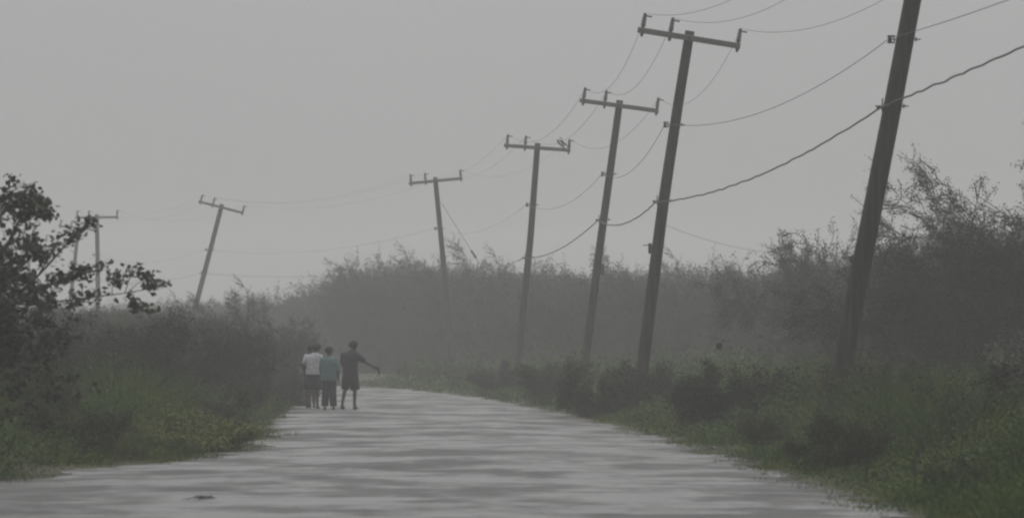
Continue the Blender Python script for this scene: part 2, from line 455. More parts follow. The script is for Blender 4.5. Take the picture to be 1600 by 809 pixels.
POLES = [
    # d, pts, label, neutral y, comm y, top r, base r
    (54, [(2235, -600), (2050, 300)], 'leaning wooden pole beyond the right edge of the view', -250, -170, .14, .18, None),
    (86, [(1452, -137), (1425, 5), (1395, 165), (1310, 600)], 'nearest and thickest dark wooden pole at the right, leaning right, its top out of view', 62, 166, .140, .180, small_box(3.1, -1, (.03, .03, .06))),
    (118.5, [(1078, 49), (1060, 160), (1036, 320), (1003, 580)], 'tallest pole whose whole crossarm shows, leaning right beside the nearest pole', 195, 314, .110, .155, small_box(3.9, -1, (.04, .04, .12))),
    (154.7, [(968.5, 157), (954, 263), (938, 380), (915, 558)], 'leaning pole with tilted crossarm, second whole one from the right, below the tallest', 272, 343, .105, .140, small_box(3.95, 1, (.05, .05, .18))),
    (184.8, [(840, 224), (829, 370), (811, 550)], 'nearly upright pole with level crossarm, second to the right of the road end', 320, 402, .105, .140, small_box(3.4, -1, (.06, .05, .1))),
    (228.6, [(680, 277), (687, 350), (696, 443), (705, 552)], 'pole tilting left with a guy wire, standing just right of the road end', 357, 415, .105, .145, None),
    (264, [(347, 319), (330, 385), (308, 469)], 'pale pole standing alone above the left scrub, leaning strongly right', 390, 426, .115, .145, None),
    (286, [(151.5, 335), (153, 455)], 'pale straight upright pole behind the leafy tree on the left', 398, 436, .115, .145, None),
    (311, [(123, 352), (115, 425)], 'faint pole half hidden by leaves, left of the straight upright one', 408, 440, .105, .14, None),
    (345, [(47, 370), (44, 430)], 'faintest farthest pole, almost hidden behind the leafy tree at the left edge', 420, 450, .105, .14, None),
]
ATT = []; ROOTS = []
for d, pts, label, ny_, cy_, tr, br, ex in POLES:
    r_, a_ = make_pole(pts, d, label, ny_, cy_, tr, br, extra=ex)
    ROOTS.append(r_); ATT.append(a_)

def span(a, b, sag, n=22):
    return [a.lerp(b, t) - Vector((0, 0, 4 * sag * t * (1 - t))) for t in np.linspace(0, 1, n)]
rs = np.random.RandomState(11)
def wire(key, sag, rad, mname, label, cat, wob=0.0, first=1.0, name='power_line', group='lines strung along the poles'):
    pts = []
    for i in range(len(ATT) - 1):
        s_ = span(ATT[i][key], ATT[i + 1][key], sag * (.9 + .2 * rs.rand()) * (first if i == 0 else 1), 60 if wob else 26)
        if wob:
            k = np.cumsum(rs.normal(size=len(s_)) * .5)
            for j in range(1, len(s_) - 1):
                s_[j] = s_[j] + Vector((rs.normal() * wob * .3, 0, (math.sin(j * 1.9 + k[j]) + .4 * rs.normal()) * wob))
        pts += s_ if i == 0 else s_[1:]
    mb = MB(); mb.tube(pts, [rad if p.y < 187 else min(rad * .6, .0065) for p in pts], 5)
    tag(mb.build(name, M[mname], None, True), label, cat, group)
    return pts
wire(0, .78, .0052, 'wire', 'thin conductor strung along the left tips of the crossarms', 'power line')
midpts = wire(1, .78, .0052, 'wire', 'thin conductor on the middle insulators, left of each pole top', 'power line')
wire(2, .78, .0052, 'wire', 'thin conductor strung along the right tips of the crossarms', 'power line')
wire('n', .55, .0066, 'wire', 'thin single line carried on side brackets halfway up the poles', 'power line', 0.0, .35)
wire('c', .33, .0165, 'cable', 'thick dark wavy cable, the lowest line along the poles', 'cable', .009, .15, 'telephone_cable')

# guy wire of the pole that tilts left
a = at(689, 316, 228.6); b_ = at(745, 405, 228.6); e = a + (b_ - a) * (a.z / (a.z - b_.z))
mb = MB(); mb.tube([a, e], .011, 6)
g = mb.build('guy_wire', M['wire']); tag(g, 'slanting guy wire running down right from the pole tilting left', 'guy wire')
u = (b_ - a).normalized(); c = at(740, 397, 228.6)
mb = MB(); mb.tube([c - u * .22, c - u * .15, c, c + u * .15, c + u * .22], [.03, .06, .045, .06, .03], 8); mb.build('strain_insulator', M['porcelain'], g, True)
# service line from the tallest pole into the right trees
s_ = span(at(1041, 352, 118.5), at(1338, 384, 150), .42)
mb = MB(); mb.tube(s_, .0042, 5); tag(mb.build('service_line', M['wire'], None, True), 'faint thin line sagging from the tallest pole into the right trees', 'power line')

# debris caught on the middle conductor
best = min(midpts, key=lambda p: abs(800 + p.x / p.y * FPX - 876) + (100 if not 150 < p.y < 190 else 0))
rs = np.random.RandomState(5); mb = MB()
for k in range(9):
    p = Vector((rs.normal() * .04, rs.normal() * .02, rs.normal() * .03)); pts = [p]
    for j in range(5):
        p = p + Vector((.05 + .02 * rs.normal(), .02 * rs.normal(), -.055 + .035 * rs.normal())); pts.append(p)
    mb.tube(pts, [.010, .016, .012, .015, .008, .004], 5)
o = mb.build('caught_debris', M['cable'], None, True); o.location = best + Vector((-.1, 0, .06))
tag(o, 'small dark tangle of debris caught on a wire beside a crossarm', 'debris')

# ================================================================ plants
UP = np.array([0, 0, 1.0])
def grow(seed, stems, height, lean, levels, kids, rmin=.0035, up=.12, wind=(0.05, 0, 0), wig=.22, r0=.05, ratio=.55, base_spread=.3, steps=5, bare=.25):
    """branching skeleton: list of (level, p0, p1, r0, r1) and leaf anchors (point, direction)"""
    rs = np.random.RandomState(seed); S = []; A = []
    wind = np.array(wind)
    def br(p, dr, ln, r, lv):
        st = steps if lv == 0 else max(3, steps - lv)
        sl = ln / st
        for i in range(st):
            dr = dr + rs.normal(size=3) * wig + UP * up * (1 if lv else .3) + wind * (.5 + lv * .5)
            dr = dr / np.linalg.norm(dr)
            q = p + dr * sl; ra = r * (1 - .75 * i / st); rb = r * (1 - .75 * (i + 1) / st)
            S.append((lv, p, q, max(ra, rmin), max(rb, rmin * .85)))
            if lv >= levels - 1 or (lv == levels - 2 and i > 0):
                A.append((p + (q - p) * rs.rand(), dr))
                if lv >= levels: A.append((q, dr))
            if lv < levels and (i + 1) / st > (bare if lv == 0 else .1):
                for _ in range(rs.poisson(kids[lv] / st) if i < st - 1 else 2):
                    side = rs.normal(size=3); side -= dr * side.dot(dr); side /= np.linalg.norm(side)
                    a = rs.uniform(.5, 1.15)
                    br(q, dr * math.cos(a) + side * math.sin(a), ln * ratio * rs.uniform(.7, 1.2), rb * .75, lv + 1)
            p = q
    for k in range(stems):
        az = 2 * math.pi * (k + rs.rand() * .8) / stems
        o = np.array([math.cos(az), math.sin(az), 0]) * base_spread * rs.rand()
        ld = lean * rs.uniform(.4, 1.2)
        d0 = np.array([math.cos(az) * ld, math.sin(az) * ld, 1.0]); d0 /= np.linalg.norm(d0)
        br(o - UP * .15, d0, height * rs.uniform(.65, 1.0) * .72, r0 * rs.uniform(.7, 1.1), 0)
    return S, A

def plant_arrays(seed, S, A, leaf, per, scat, aspect=.5, wood_lv=1, droop=.1, follow=.6):
    rs = np.random.RandomState(seed + 77)
    wood = seg_quads([s[1:] for s in S if s[0] <= wood_lv], 5)
    tw = seg_quads([s[1:] for s in S if s[0] > wood_lv], 3)
    P = np.array([a[0] for a in A]); DR = np.array([a[1] for a in A])
    P = np.repeat(P, per, 0); DR = np.repeat(DR, per, 0)
    C = P + rs.normal(size=P.shape) * scat
    C = C[(C[:, 2] > 0.02)]; DR = DR[:len(C)]
    lv = leaf_quads(rs, C, leaf, aspect, droop, DR * follow)
    return wood, tw, lv

PROTO = {}
def proto(name, wood, tw, lv, leafm):
    tm = quads_mesh('trunk', wood); tm.materials.append(M['bark'])
    cq = np.concatenate([lv, tw]); mi = np.concatenate([np.zeros(len(lv)), np.ones(len(tw))])
    cm = quads_mesh('crown', cq, mi); cm.materials.append(leafm); cm.materials.append(M['bark'])
    z = np.sort(lv[:, :, 2].max(1)); PROTO[name] = (tm, cm, wood, cq, mi, float(z[int(len(z) * .985)]))

def mk(name, seed, leafm, leaf, per, scat, gk, pk=None):
    S, A = grow(seed, **gk); w, t, l = plant_arrays(seed, S, A, leaf, per, scat, **(pk or {}))
    proto(name, w, t, l, leafm)
    allp = np.concatenate([t.reshape(-1, 3), l.reshape(-1, 3)])
    print(name, 'wood', len(w), 'twig', len(t), 'leaf', len(l), 'ext', allp.min(0).round(2), allp.max(0).round(2))

for i, sd in enumerate((1, 2, 3)):
    mk('scrub%d' % i, sd, M['scrub_leaf'], .075, 4, .07, dict(stems=6, height=4.4, lean=.55, levels=3, kids=(6, 6, 5), up=.08, wind=(.03, 0, 0), r0=.06, rmin=.005))
for i, sd in enumerate((11, 12)):
    mk('wispy%d' % i, sd, M['feather_leaf'], .040, 5, .045, dict(stems=6, height=5.2, lean=.95, levels=3, kids=(9, 8, 7), up=.015, wind=(-.06, 0, 0), r0=.08, ratio=.48, bare=.35, rmin=.0075))
for i, sd in enumerate((21, 22, 23)):
    mk('bush%d' % i, sd, M['bush_leaf'], .055, 9, .055, dict(stems=9, height=1.5, lean=.9, levels=2, kids=(7, 6), up=.10, r0=.022, ratio=.5, bare=.1, base_spread=.5))
mk('lime', 31, M['lime_leaf'], .045, 14, .055, dict(stems=14, height=.8, lean=1.5, levels=2, kids=(7, 6), up=.08, r0=.014, ratio=.5, bare=.05, base_spread=.8))
mk('pale', 41, M['pale_leaf'], .07, 5, .06, dict(stems=6, height=2.6, lean=.45, levels=2, kids=(8, 7), up=.06, r0=.03, ratio=.45, bare=.3))

def plant(kind, px, d, top, label, name='scrub_tree', cat='tree', group=None, rz=None, wide=1.0, seed=0):
    """a plant at distance d whose crown tops out at photograph row `top`"""
    x = (px - 800) / FPX * d
    rr = random.Random(int(px * 7 + d * 13 + seed))
    gz = float(ground_z(np.array(x), np.array(d)))
    root = empty(name, (x, d, gz), ((rr.uniform(-.5, .5) if kind.startswith('wispy') else rr.uniform(0, 6.28)) if rz is None else rz))
    s = (CAM_H + (HOR - top) / FPX * d - gz) / PROTO[kind][5]
    root.scale = (s * wide * rr.uniform(.92, 1.1), s * wide * rr.uniform(.92, 1.1), s)
    tm, cm = PROTO[kind][:2]
    for nm, me in (('trunk', tm), ('crown', cm)):
        o = D.objects.new(nm, me); COL.objects.link(o); o.parent = root
    tag(root, label, cat, group)
    return root

# --- the big broad-leaved tree at the left edge, limbs arching to the right
def broad_tree():
    d0 = 65.0; rs = np.random.RandomState(8)
    base = at(-70, 560, d0); base.z = 0
    def P(px, py, dy=0): return np.array(at(px, py, d0 + dy))
    B = np.array(base)
    def curve(pts, n=10):
        pts = np.array(pts); t = np.linspace(0, len(pts) - 1, n)
        i = np.clip(t.astype(int), 0, len(pts) - 2); f = (t - i)[:, None]; f = f
        p = np.stack([pts[np.clip(i + k, 0, len(pts) - 1)] for k in (-1, 0, 1, 2)])
        return .5 * (2 * p[1] + (p[2] - p[0]) * f + (2 * p[0] - 5 * p[1] + 4 * p[2] - p[3]) * f ** 2 + (3 * p[1] - p[0] - 3 * p[2] + p[3]) * f ** 3)
    S = []; cl = []
    def limb(pts, r, n=12, lv=0, clump=None, rng=(.3, 1), sd=.10, k=9):
        c = curve(pts, n)
        for i in range(n - 1):
            S.append((lv, c[i], c[i + 1], max(r * (1 - .8 * i / n), .005), max(r * (1 - .8 * (i + 1) / n), .004)))
        if clump:
            for _ in range(clump):
                t = rs.uniform(*rng) * (n - 1.001); i = int(t); p = c[i] + (c[i + 1] - c[i]) * (t - i)
                q = p + rs.normal(size=3) * np.array([sd, sd, sd * .8]) + UP * .03
                S.append((2, p, q, .005, .003)); cl.append((q, k))
        return c
    trunk = limb([B - UP * .2, P(-60, 520), P(-50, 440), P(-40, 380, .5)], .09, 12)
    limb([P(-50, 440), P(0, 400, -.6), P(30, 345, -1), P(48, 322, -1.1)], .03, 12, 1, 22, (.35, 1), .13, 9)
    limb([P(-45, 400), P(-10, 350, .8), P(20, 318, 1), P(35, 308, 1)], .03, 12, 1, 17, (.4, 1), .12, 9)
    limb([P(30, 345, -1), P(55, 335, -1), P(72, 342, -1.1)], .012, 8, 1, 12, (.3, 1), .07, 8)
    limb([P(35, 325, .5), P(52, 312, .5), P(66, 320, .5)], .012, 8, 1, 12, (.3, 1), .07, 8)
    limb([P(-58, 500), P(10, 470, -.5), P(60, 430, -.8), P(105, 380, -1), P(130, 356, -1), P(146, 354, -1)], .02, 16, 1, 13, (.5, 1), .045, 8)
    limb([P(60, 430, -.8), P(80, 395, -.6), P(88, 378, -.5)], .012, 8, 1, 6, (.4, 1), .07, 8)
    limb([P(-60, 510), P(0, 450, .3), P(45, 405, .2), P(62, 388, .2)], .03, 12, 1, 24, (.3, 1), .10, 11)
    limb([P(-60, 520), P(0, 480, -1), P(60, 474, -1.2), P(130, 466, -1.2), P(200, 457, -1.2), P(238, 450, -1.2)], .018, 20, 1, 20, (.25, .75), .08, 9)
    limb([P(175, 460, -1.2), P(176, 445, -1.2), P(182, 434, -1.2)], .007, 6, 1, 7, (.4, 1), .035, 6)
    limb([P(195, 458, -1.2), P(203, 435, -1.2), P(214, 420, -1.2)], .007, 6, 1, 6, (.5, 1), .04, 5)
    limb([P(200, 457, -1.2), P(218, 440, -1.2), P(232, 434, -1.2)], .007, 6, 1, 6, (.5, 1), .03, 5)
    limb([P(222, 452, -1.2), P(240, 450, -1.2), P(248, 453, -1.2)], .007, 6, 1, 7, (.3, 1), .045, 7)
    limb([P(200, 457, -1.2), P(205, 470, -1.2), P(222, 482, -1.2), P(240, 500, -1.1)], .008, 8, 1, 10, (.3, 1), .06, 7)
    limb([P(-60, 530), P(20, 470, .5), P(90, 440, .8), P(140, 425, .8), P(160, 420, .9)], .02, 14, 1, 26, (.3, .85), .09, 9)
    for (a0, a1, a2) in (((0, 330), (18, 300), (58, 284)), ((0, 325), (12, 305), (34, 287)), ((5, 330), (30, 306), (68, 304)), ((-5, 320), (8, 298), (24, 291))):
        limb([P(*a0), P(*a1), P(*a2)], .008, 8, 1, 3, (.2, .6), .04, 4)
    for k in range(14):   # lower limbs running into the scrub
        p0 = trunk[rs.randint(1, 6)]
        e_ = P(rs.uniform(-60, 130), rs.uniform(475, 600), rs.uniform(-1.5, 2.5))
        limb([p0, (p0 + e_) / 2 + UP * .12, e_], .02, 9, 1, 16, (.35, 1), .16, 10)
    for k in range(9):   # mid limbs
        p0 = trunk[rs.randint(3, 9)]
        e_ = P(rs.uniform(-20, 95), rs.uniform(415, 500), rs.uniform(-1.5, 2.0))
        limb([p0, (p0 + e_) / 2 + UP * .12, e_], .018, 9, 1, 15, (.35, 1), .15, 9)
    for k in range(11):   # inner limbs of the crown
        p0 = trunk[rs.randint(4, 11)]
        e_ = P(rs.uniform(-160, 38), rs.uniform(330, 545), rs.uniform(-2.2, 2.2))
        limb([p0, (p0 + e_) / 2 + UP * .15, e_], .022, 9, 1, 22, (.25, 1), .20, 10)
    lv = []
    for (q, k) in cl:
        C = q + rs.normal(size=(int(k * 1.35), 3)) * np.array([.06, .06, .035])
        lv.append(leaf_quads(rs, C, .075, .85, .1, None, .9))
    lv = np.concatenate(lv)
    off = np.array([base.x, base.y, 0])
    w = seg_quads([s[1:] for s in S if s[0] < 2], 6) - off; t = seg_quads([s[1:] for s in S if s[0] >= 2], 3) - off
    proto('broad', w, t, lv - off, M['broad_leaf'])
    root = empty('leafy_tree', (base.x, base.y, 0))
    for nm, me in (('trunk', PROTO['broad'][0]), ('crown', PROTO['broad'][1])):
        o = D.objects.new(nm, me); COL.objects.link(o); o.parent = root
    tag(root, 'broad-leaved tree at the left edge with long twigs reaching towards the poles', 'tree')
broad_tree()

# --- far thicket (one mass no one could count) behind the poles and round the bend
def thicket(name, label, spots, leafm, seed):
    rs = np.random.RandomState(seed); Q = []; MI = []
    for (x, y, ht) in spots:
        k = 'scrub%d' % rs.randint(3)
        _, _, w, cq, mi, h98 = PROTO[k]; s = ht / h98
        keep = rs.rand(len(cq)) < (.75 if y > 150 else .9)
        a = rs.uniform(0, 6.28); ca, sa = math.cos(a), math.sin(a)
        Rm = np.array([[ca, -sa, 0], [sa, ca, 0], [0, 0, 1]])
        wd = min(s, .95); sc = np.array([wd * rs.uniform(.95, 1.25), wd * rs.uniform(.95, 1.25), s])
        off = np.array([x, y, 0])
        Q.append((w * sc) @ Rm.T + off); MI.append(np.ones(len(w)))
        Q.append((cq[keep] * sc) @ Rm.T + off); MI.append(mi[keep])
    Q = np.concatenate(Q); MI = np.concatenate(MI)
    me = quads_mesh(name, Q, MI)
    o = link_mesh(name, me, None, [leafm, M['bark']])
    print(name, len(Q))
    tag(o, label, 'thicket', kind='stuff')
rs = np.random.RandomState(21)
FRONT = [(330, -25), (300, -17.5), (280, -11.0), (256, -5), (230, 1.4), (206, 7.6), (186, 11.2), (164, 13.2), (140, 14.4), (120, 15), (104, 14.6)]
TOPS = [(100, 470), (300, 474), (400, 466), (450, 460), (500, 458), (560, 424), (640, 408), (700, 418), (800, 424), (950, 428), (1100, 420), (1250, 420), (1300, 408), (1450, 395), (1600, 380)]
def top_height(x, d):
    t = np.interp(800 + x / d * FPX, [p[0] for p in TOPS], [p[1] for p in TOPS])
    return CAM_H + (HOR - t - 8) / FPX * d
spots = []
F_ = np.array(FRONT)
seglen = np.linalg.norm(np.diff(F_, axis=0), axis=1); cum = np.concatenate([[0], np.cumsum(seglen)])
for row, (off, h) in enumerate(((0, .90), (3.0, .99), (6.2, 1.0))):
    for t in np.arange(0, cum[-1], 2.4):
        t += rs.uniform(-.7, .7); d = np.interp(t, cum, F_[:, 0]); x = np.interp(t, cum, F_[:, 1])
        y_ = d + off * .75 + rs.uniform(-.8, .8); x_ = x + off * .65 + rs.uniform(-.8, .8)
        spots.append((x_, y_, h * top_height(x_, y_) * rs.uniform(.86, 1.05)))
thicket('thicket', 'dense hazy scrub thicket forming the long wall behind the poles', spots, M['hedge_leaf'], 5)
spots = []
for row, off in enumerate((0, 3.0)):
    for d in np.arange(132, 330, 3.0):
        x = edge(EDGE_L, d) - np.interp(d, [128, 170, 200], [3.4, 3.2, 2.8]) - off * .9 + rs.uniform(-.7, .7)
        t = np.interp(800 + x / d * FPX, [100, 250, 320], [482, 496, 512])
        spots.append((x, d + off + rs.uniform(-1, 1), (CAM_H + (HOR - t) / FPX * d) * rs.uniform(.8, 1.02)))
thicket('thicket', 'hazy scrub thicket along the left side of the road where it bends', spots, M['hedge_leaf'], 6)

# --- ground cover on both verges
def verge(side, label, seed):
    rs = np.random.RandomState(seed); Q = []
    for (d0, d1, dens, lsz, nl) in ((40, 64, 60, .036, 18), (64, 90, 45, .042, 16), (90, 130, 24, .060, 13), (130, 215, 8, .11, 9)):
        n = int(dens * (d1 - d0) * 11)
        y = rs.uniform(d0, d1, n); t = rs.uniform(-.45, 11, n)
        x = edge(EDGE_R, y) + t if side > 0 else edge(EDGE_L, y) - t
        keep = (np.abs(x) < y * .112 + 1.0)
        # thin, ragged growth at the very edge of the road
        keep &= rs.rand(n) < np.clip((t + .45) / 1.1, 0.05, 1) * (.25 + .75 * (vnoise(x * 1.7, y * .55, seed) > .36))
        keep &= (t > .1) | (y < 100)
        x, y, t = x[keep], y[keep], t[keep]
        mound = vnoise(x * 1.3, y * .42, seed + 3) ** 1.6 * 1.35 + .35 * vnoise(x * 3.3, y * 1.1, seed + 6)
        h = np.clip(.08 + (.36 if side < 0 else .32) * np.clip(t, 0, 2.2), .06, .85) * (.25 + mound) * rs.uniform(.6, 1.25, len(x))
        z0 = ground_z(x, y)
        tall = rs.rand(len(x)) < np.clip(1.5 * vnoise(x * .9, y * .35, seed + 9) - .35, .05, .9)
        for k in range(nl):
            f = rs.rand(len(x)) ** .8
            c = np.stack([x + rs.normal(size=len(x)) * (.10 + .06 * f), y + rs.normal(size=len(x)) * .14, z0 + h * f], -1)
            Q.append(leaf_quads(rs, c[~tall], (lsz * np.clip((t + .7) / 1.5, .35, 1))[~tall], .6, .0, None, .7))
            if k < nl * .7:   # blades of grass
                cc = np.stack([x[tall] + rs.normal(size=tall.sum()) * .07, y[tall] + rs.normal(size=tall.sum()) * .09, z0[tall] + h[tall] * .5], -1)
                b0 = cc.copy(); b0[:, 2] = z0[tall]
                u = np.stack([rs.normal(size=tall.sum()) * .35 + .12, rs.normal(size=tall.sum()) * .35, np.ones(tall.sum())], -1) * (h[tall] * rs.uniform(.6, 1.15, tall.sum()))[:, None]
                wv = np.stack([rs.normal(size=tall.sum()), rs.normal(size=tall.sum()), np.zeros(tall.sum())], -1); wv = norm(wv) * lsz * .13
                mid = b0 + u * .55; tip = b0 + u + np.stack([u[:, 0] * .5, u[:, 1] * .5, -.1 * u[:, 2]], -1)
                Q.append(np.stack([b0, mid + wv, tip, mid - wv], 1))
    Q = np.concatenate(Q)
    print('verge', len(Q))
    me = quads_mesh('verge_growth', Q)
    tag(link_mesh('verge_growth', me, None, [M['weed_leaf']]), label, 'undergrowth', kind='stuff')
verge(-1, 'low green weeds and grass covering the left roadside', 51)
verge(1, 'low green weeds and grass covering the right roadside', 52)

# --- individual bushes and trees
G1 = 'scrub bushes left of the road'
plant('scrub0', 15, 92, 492, 'dark bush under the broad-leaved tree at the left edge', 'scrub_bush', 'bush', G1)
plant('scrub1', 105, 96, 508, 'dark bush just right of the broad-leaved tree, below its lowest twig', 'scrub_bush', 'bush', G1)
plant('scrub2', 200, 100, 494, 'dark tangled bush below the tips of the broad-leaved tree twigs', 'scrub_bush', 'bush', G1)
plant('scrub0', 280, 106, 514, 'rounded grey-green bush below the lone strongly leaning pale pole', 'scrub_bush', 'bush', G1)
plant('scrub1', 338, 116, 524, 'twiggy bush right of the lone leaning pale pole, nearest the road', 'scrub_bush', 'bush', G1)
plant('scrub2', 356, 128, 512, 'hazy bush on the left roadside, next to the white-shirted walker', 'scrub_bush', 'bush', G1, wide=.8)
plant('bush0', 62, 78, 590, 'small dark green bush low at the left edge by the road', 'roadside_bush', 'bush')
plant('bush1', 115, 72, 640, 'small deep green bush left of the yellow-green mounds', 'roadside_bush', 'bush')
plant('lime', 262, 80, 655, 'yellow-green low mound of leaves beside the left road edge', 'low_bush', 'bush', wide=1.5)
plant('lime', 185, 77, 668, 'dull yellow-green clump joined to the left end of the larger yellow-green mound', 'low_bush', 'bush', wide=1.35)
plant('bush2', 318, 96, 612, 'olive bush at the left road edge beyond the yellow-green mounds', 'roadside_bush', 'bush')
plant('bush0', 372, 118, 585, 'last small bush on the left before the walking people', 'roadside_bush', 'bush')

G3, G4 = 'feathery trees on the right', 'dense dark trees on the right'
plant('wispy0', 1345, 146, 312, 'feathery tree directly behind the nearest thick pole', group=G3, wide=.75)
plant('wispy1', 1450, 108, 366, 'feathery tree just right of the nearest thick pole', group=G3, wide=.7)
plant('wispy0', 1545, 104, 312, 'feathery tree near the right edge, left of the one the edge cuts', group=G3, seed=3)
plant('wispy1', 1612, 102, 284, 'tallest feathery tree, half cut off by the right edge', group=G3, seed=5)
plant('scrub1', 1500, 116, 388, 'dense dark tree midway between the nearest pole and the right edge', group=G4)
plant('scrub2', 1605, 108, 370, 'dense dark tree cut off by the right edge', group=G4)
plant('scrub0', 1400, 130, 412, 'dense dark tree just right of the foot of the nearest pole', group=G4)
plant('bush0', 1108, 96, 578, 'dark rounded bush between the foot of the tallest pole and the nearest pole', 'roadside_bush', 'bush')
plant('bush1', 1252, 92, 574, 'dark bush left of the foot of the nearest pole', 'roadside_bush', 'bush')
plant('bush2', 1385, 84, 575, 'dark bush right of the foot of the nearest pole', 'roadside_bush', 'bush')
plant('bush2', 960, 116, 572, 'grey-green bush at the foot of the tallest pole', 'roadside_bush', 'bush')
plant('bush1', 872, 142, 568, 'hazy bush at the foot of the second whole pole from the right', 'roadside_bush', 'bush')
plant('bush0', 778, 168, 570, 'hazy bush beside the foot of the nearly upright pole', 'roadside_bush', 'bush')
plant('bush0', 1490, 55, 722, 'small deep green bush alone in the grass at the bottom right', 'roadside_bush', 'bush', wide=.8)
plant('bush1', 1330, 66, 655, 'brownish-green bush in the lower right weeds below the nearest pole', 'roadside_bush', 'bush', wide=.8)
plant('bush2', 1195, 80, 650, 'dark bush at the right road edge, left of the brownish-green one', 'roadside_bush', 'bush', wide=.7)
plant('bush0', 1530, 72, 590, 'dark bush among the weeds at the right edge under the dense trees', 'roadside_bush', 'bush')
plant('pale', 1612, 76, 512, 'slender shrub with pale leaves cut by the right edge', 'pale_shrub', 'shrub', wide=.8)
plant('scrub0', 425, 150, 516, 'hazy bush at the bend of the road, just behind the white-shirted walker', 'scrub_bush', 'bush', wide=.75)
plant('scrub2', 470, 176, 520, 'pale hazy bush beyond the walkers at the left of the road end', 'scrub_bush', 'bush', wide=.8)
plant('bush1', 440, 141, 588, 'hazy low bush at the left road edge beside the white-shirted walker', 'roadside_bush', 'bush')
plant('bush2', 442, 166, 584, 'faint low bush far along the left road edge, behind the white-shirted walker', 'roadside_bush', 'bush')
plant('bush0', 640, 212, 572, 'faint low bush at the end of the visible road', 'roadside_bush', 'bush', wide=1.3)
plant('bush2', 700, 195, 574, 'faint bush at the foot of the pole tilting left', 'roadside_bush', 'bush', wide=1.2)
# crowns that stand out of the far thicket
G2 = 'scrub crowns rising above the far thicket'
for kind, px, d, top, lab in (
    ('wispy1', 605, 255, 418, 'scrub tree highest on the thicket left of the pole tilting left'),
    ('wispy0', 655, 250, 412, 'scrub tree on the thicket top just left of the pole tilting left'),
    ('wispy1', 745, 240, 422, 'scrub tree on the thicket top where the guy wire ends'),
    ('wispy0', 890, 216, 424, 'scrub tree between the nearly upright pole and the next to its right'),
    ('wispy1', 1035, 208, 424, 'scrub tree on the thicket top right behind the tallest pole'),
    ('wispy0', 1150, 200, 420, 'scrub tree on the thicket top midway between the tallest and nearest poles'),
    ('wispy1', 1225, 190, 424, 'scrub tree on the thicket top left of the feathery trees'),
    ('wispy1', 365, 160, 468, 'wispy scrub tree on the left skyline just right of the leaning pale pole'),
    ('wispy0', 322, 145, 488, 'wispy scrub tree at the foot of the leaning pale pole')):
    plant(kind, px, d, top, lab, 'scrub_tree', 'tree', G2)

# bare stems sticking out of the lower right weeds
rs = np.random.RandomState(4)
for (p0, p1, lab) in (((1425, 690), (1470, 634), 'bare slanting stem rising from the weeds at lower right'),
                      ((1352, 690), (1366, 640), 'short bare upright stem in the weeds below the nearest pole'),
                      ((1430, 722), (1447, 702), 'shortest bare stem in the grass above the small deep green bush')):
    d = 58.0; a = at(*p0, d); b_ = at(*p1, d); a.z = min(a.z, .25)
    mb = MB(); pts = [a.lerp(b_, t) + Vector((rs.normal() * .015, rs.normal() * .02, .05 * math.sin(t * 3.1))) for t in np.linspace(0, 1, 8)]
    pts[0] = Vector((a.x, a.y, .05)); mb.tube(pts, [.011 - .008 * t for t in np.linspace(0, 1, 8)], 5)
    c = pts[5]; mb.tube([c, c + Vector((.05, .02, .08)), c + Vector((.07, .02, .16))], [.005, .004, .002], 4)
    tag(mb.build('bare_stem', M['bark'], None, True), lab, 'stem')

# leaf-shaped stand-in added for an unidentified blurred dark spot
o = None
mb = MB(); n = 10
mb.loft([(0, 0, -.065, .004, .003), (.004, 0, -.05, .035, .010), (.008, 0, -.02, .06, .016), (.008, 0, .015, .062, .016), (.004, 0, .045, .04, .011), (0, 0, .07, .006, .004)], 10)
mb.tube([(0, 0, -.06), (.01, 0, -.1)], .004, 4)
o = mb.build('spot_stand_in', M['broad_leaf'], None, True); o.location = at(1123, 540, 100); o.rotation_euler = (.2, .5, .3); o.scale = (1.15, 1.15, 1.15)
tag(o, 'small dark leaf-shaped stand-in for a blurred spot in the air left of the nearest pole', 'leaf')

# stones and litter on the wet road
rs = np.random.RandomState(9)
for (px, py, w, h, lab) in ((318, 783, .032, .012, 'dark clump of leaf litter on the wet road at lower left'),):
    d = CAM_H * FPX / (py - HOR); c = at(px, py, d)
    mb = MB()
    for k in range(14):
        p = Vector((rs.normal() * w * .45, rs.normal() * .12, .038 + abs(rs.normal()) * h * .4))
        mb.tube([p, p + Vector((rs.normal() * .06, rs.normal() * .05, .015)), p + Vector((rs.normal() * .09, rs.normal() * .08, -.01))], [.003, .006, .002], 5)
    o = mb.build('leaf_litter', M['bark'], None, True); o.location = (c.x, d, 0.0); tag(o, lab, 'litter')

# ================================================================ people
def skin_body(verts, edges, rad, root_i, name, parent):
    me = D.meshes.new(name); me.from_pydata(verts, edges, [])
    o = D.objects.new(name, me); COL.objects.link(o)
    sk = o.modifiers.new('skin', 'SKIN'); sk.use_smooth_shade = True
    if not me.skin_vertices: me.skin_vertices.new()
    for i, r in enumerate(rad):
        sv = me.skin_vertices[0].data[i]; sv.radius = (r, r) if not hasattr(r, '__len__') else r; sv.use_root = (i == root_i)
    ss = o.modifiers.new('sub', 'SUBSURF'); ss.levels = 1; ss.render_levels = 1
    dg = bpy.context.evaluated_depsgraph_get(); dg.update()
    me2 = D.meshes.new_from_object(o.evaluated_get(dg)); me2.name = name
    D.objects.remove(o, do_unlink=True)
    me2.materials.clear(); me2.materials.append(M['skin'])
    o = D.objects.new(name, me2); COL.objects.link(o); o.parent = parent
    me2.polygons.foreach_set('use_smooth', [True] * len(me2.polygons))
    return o

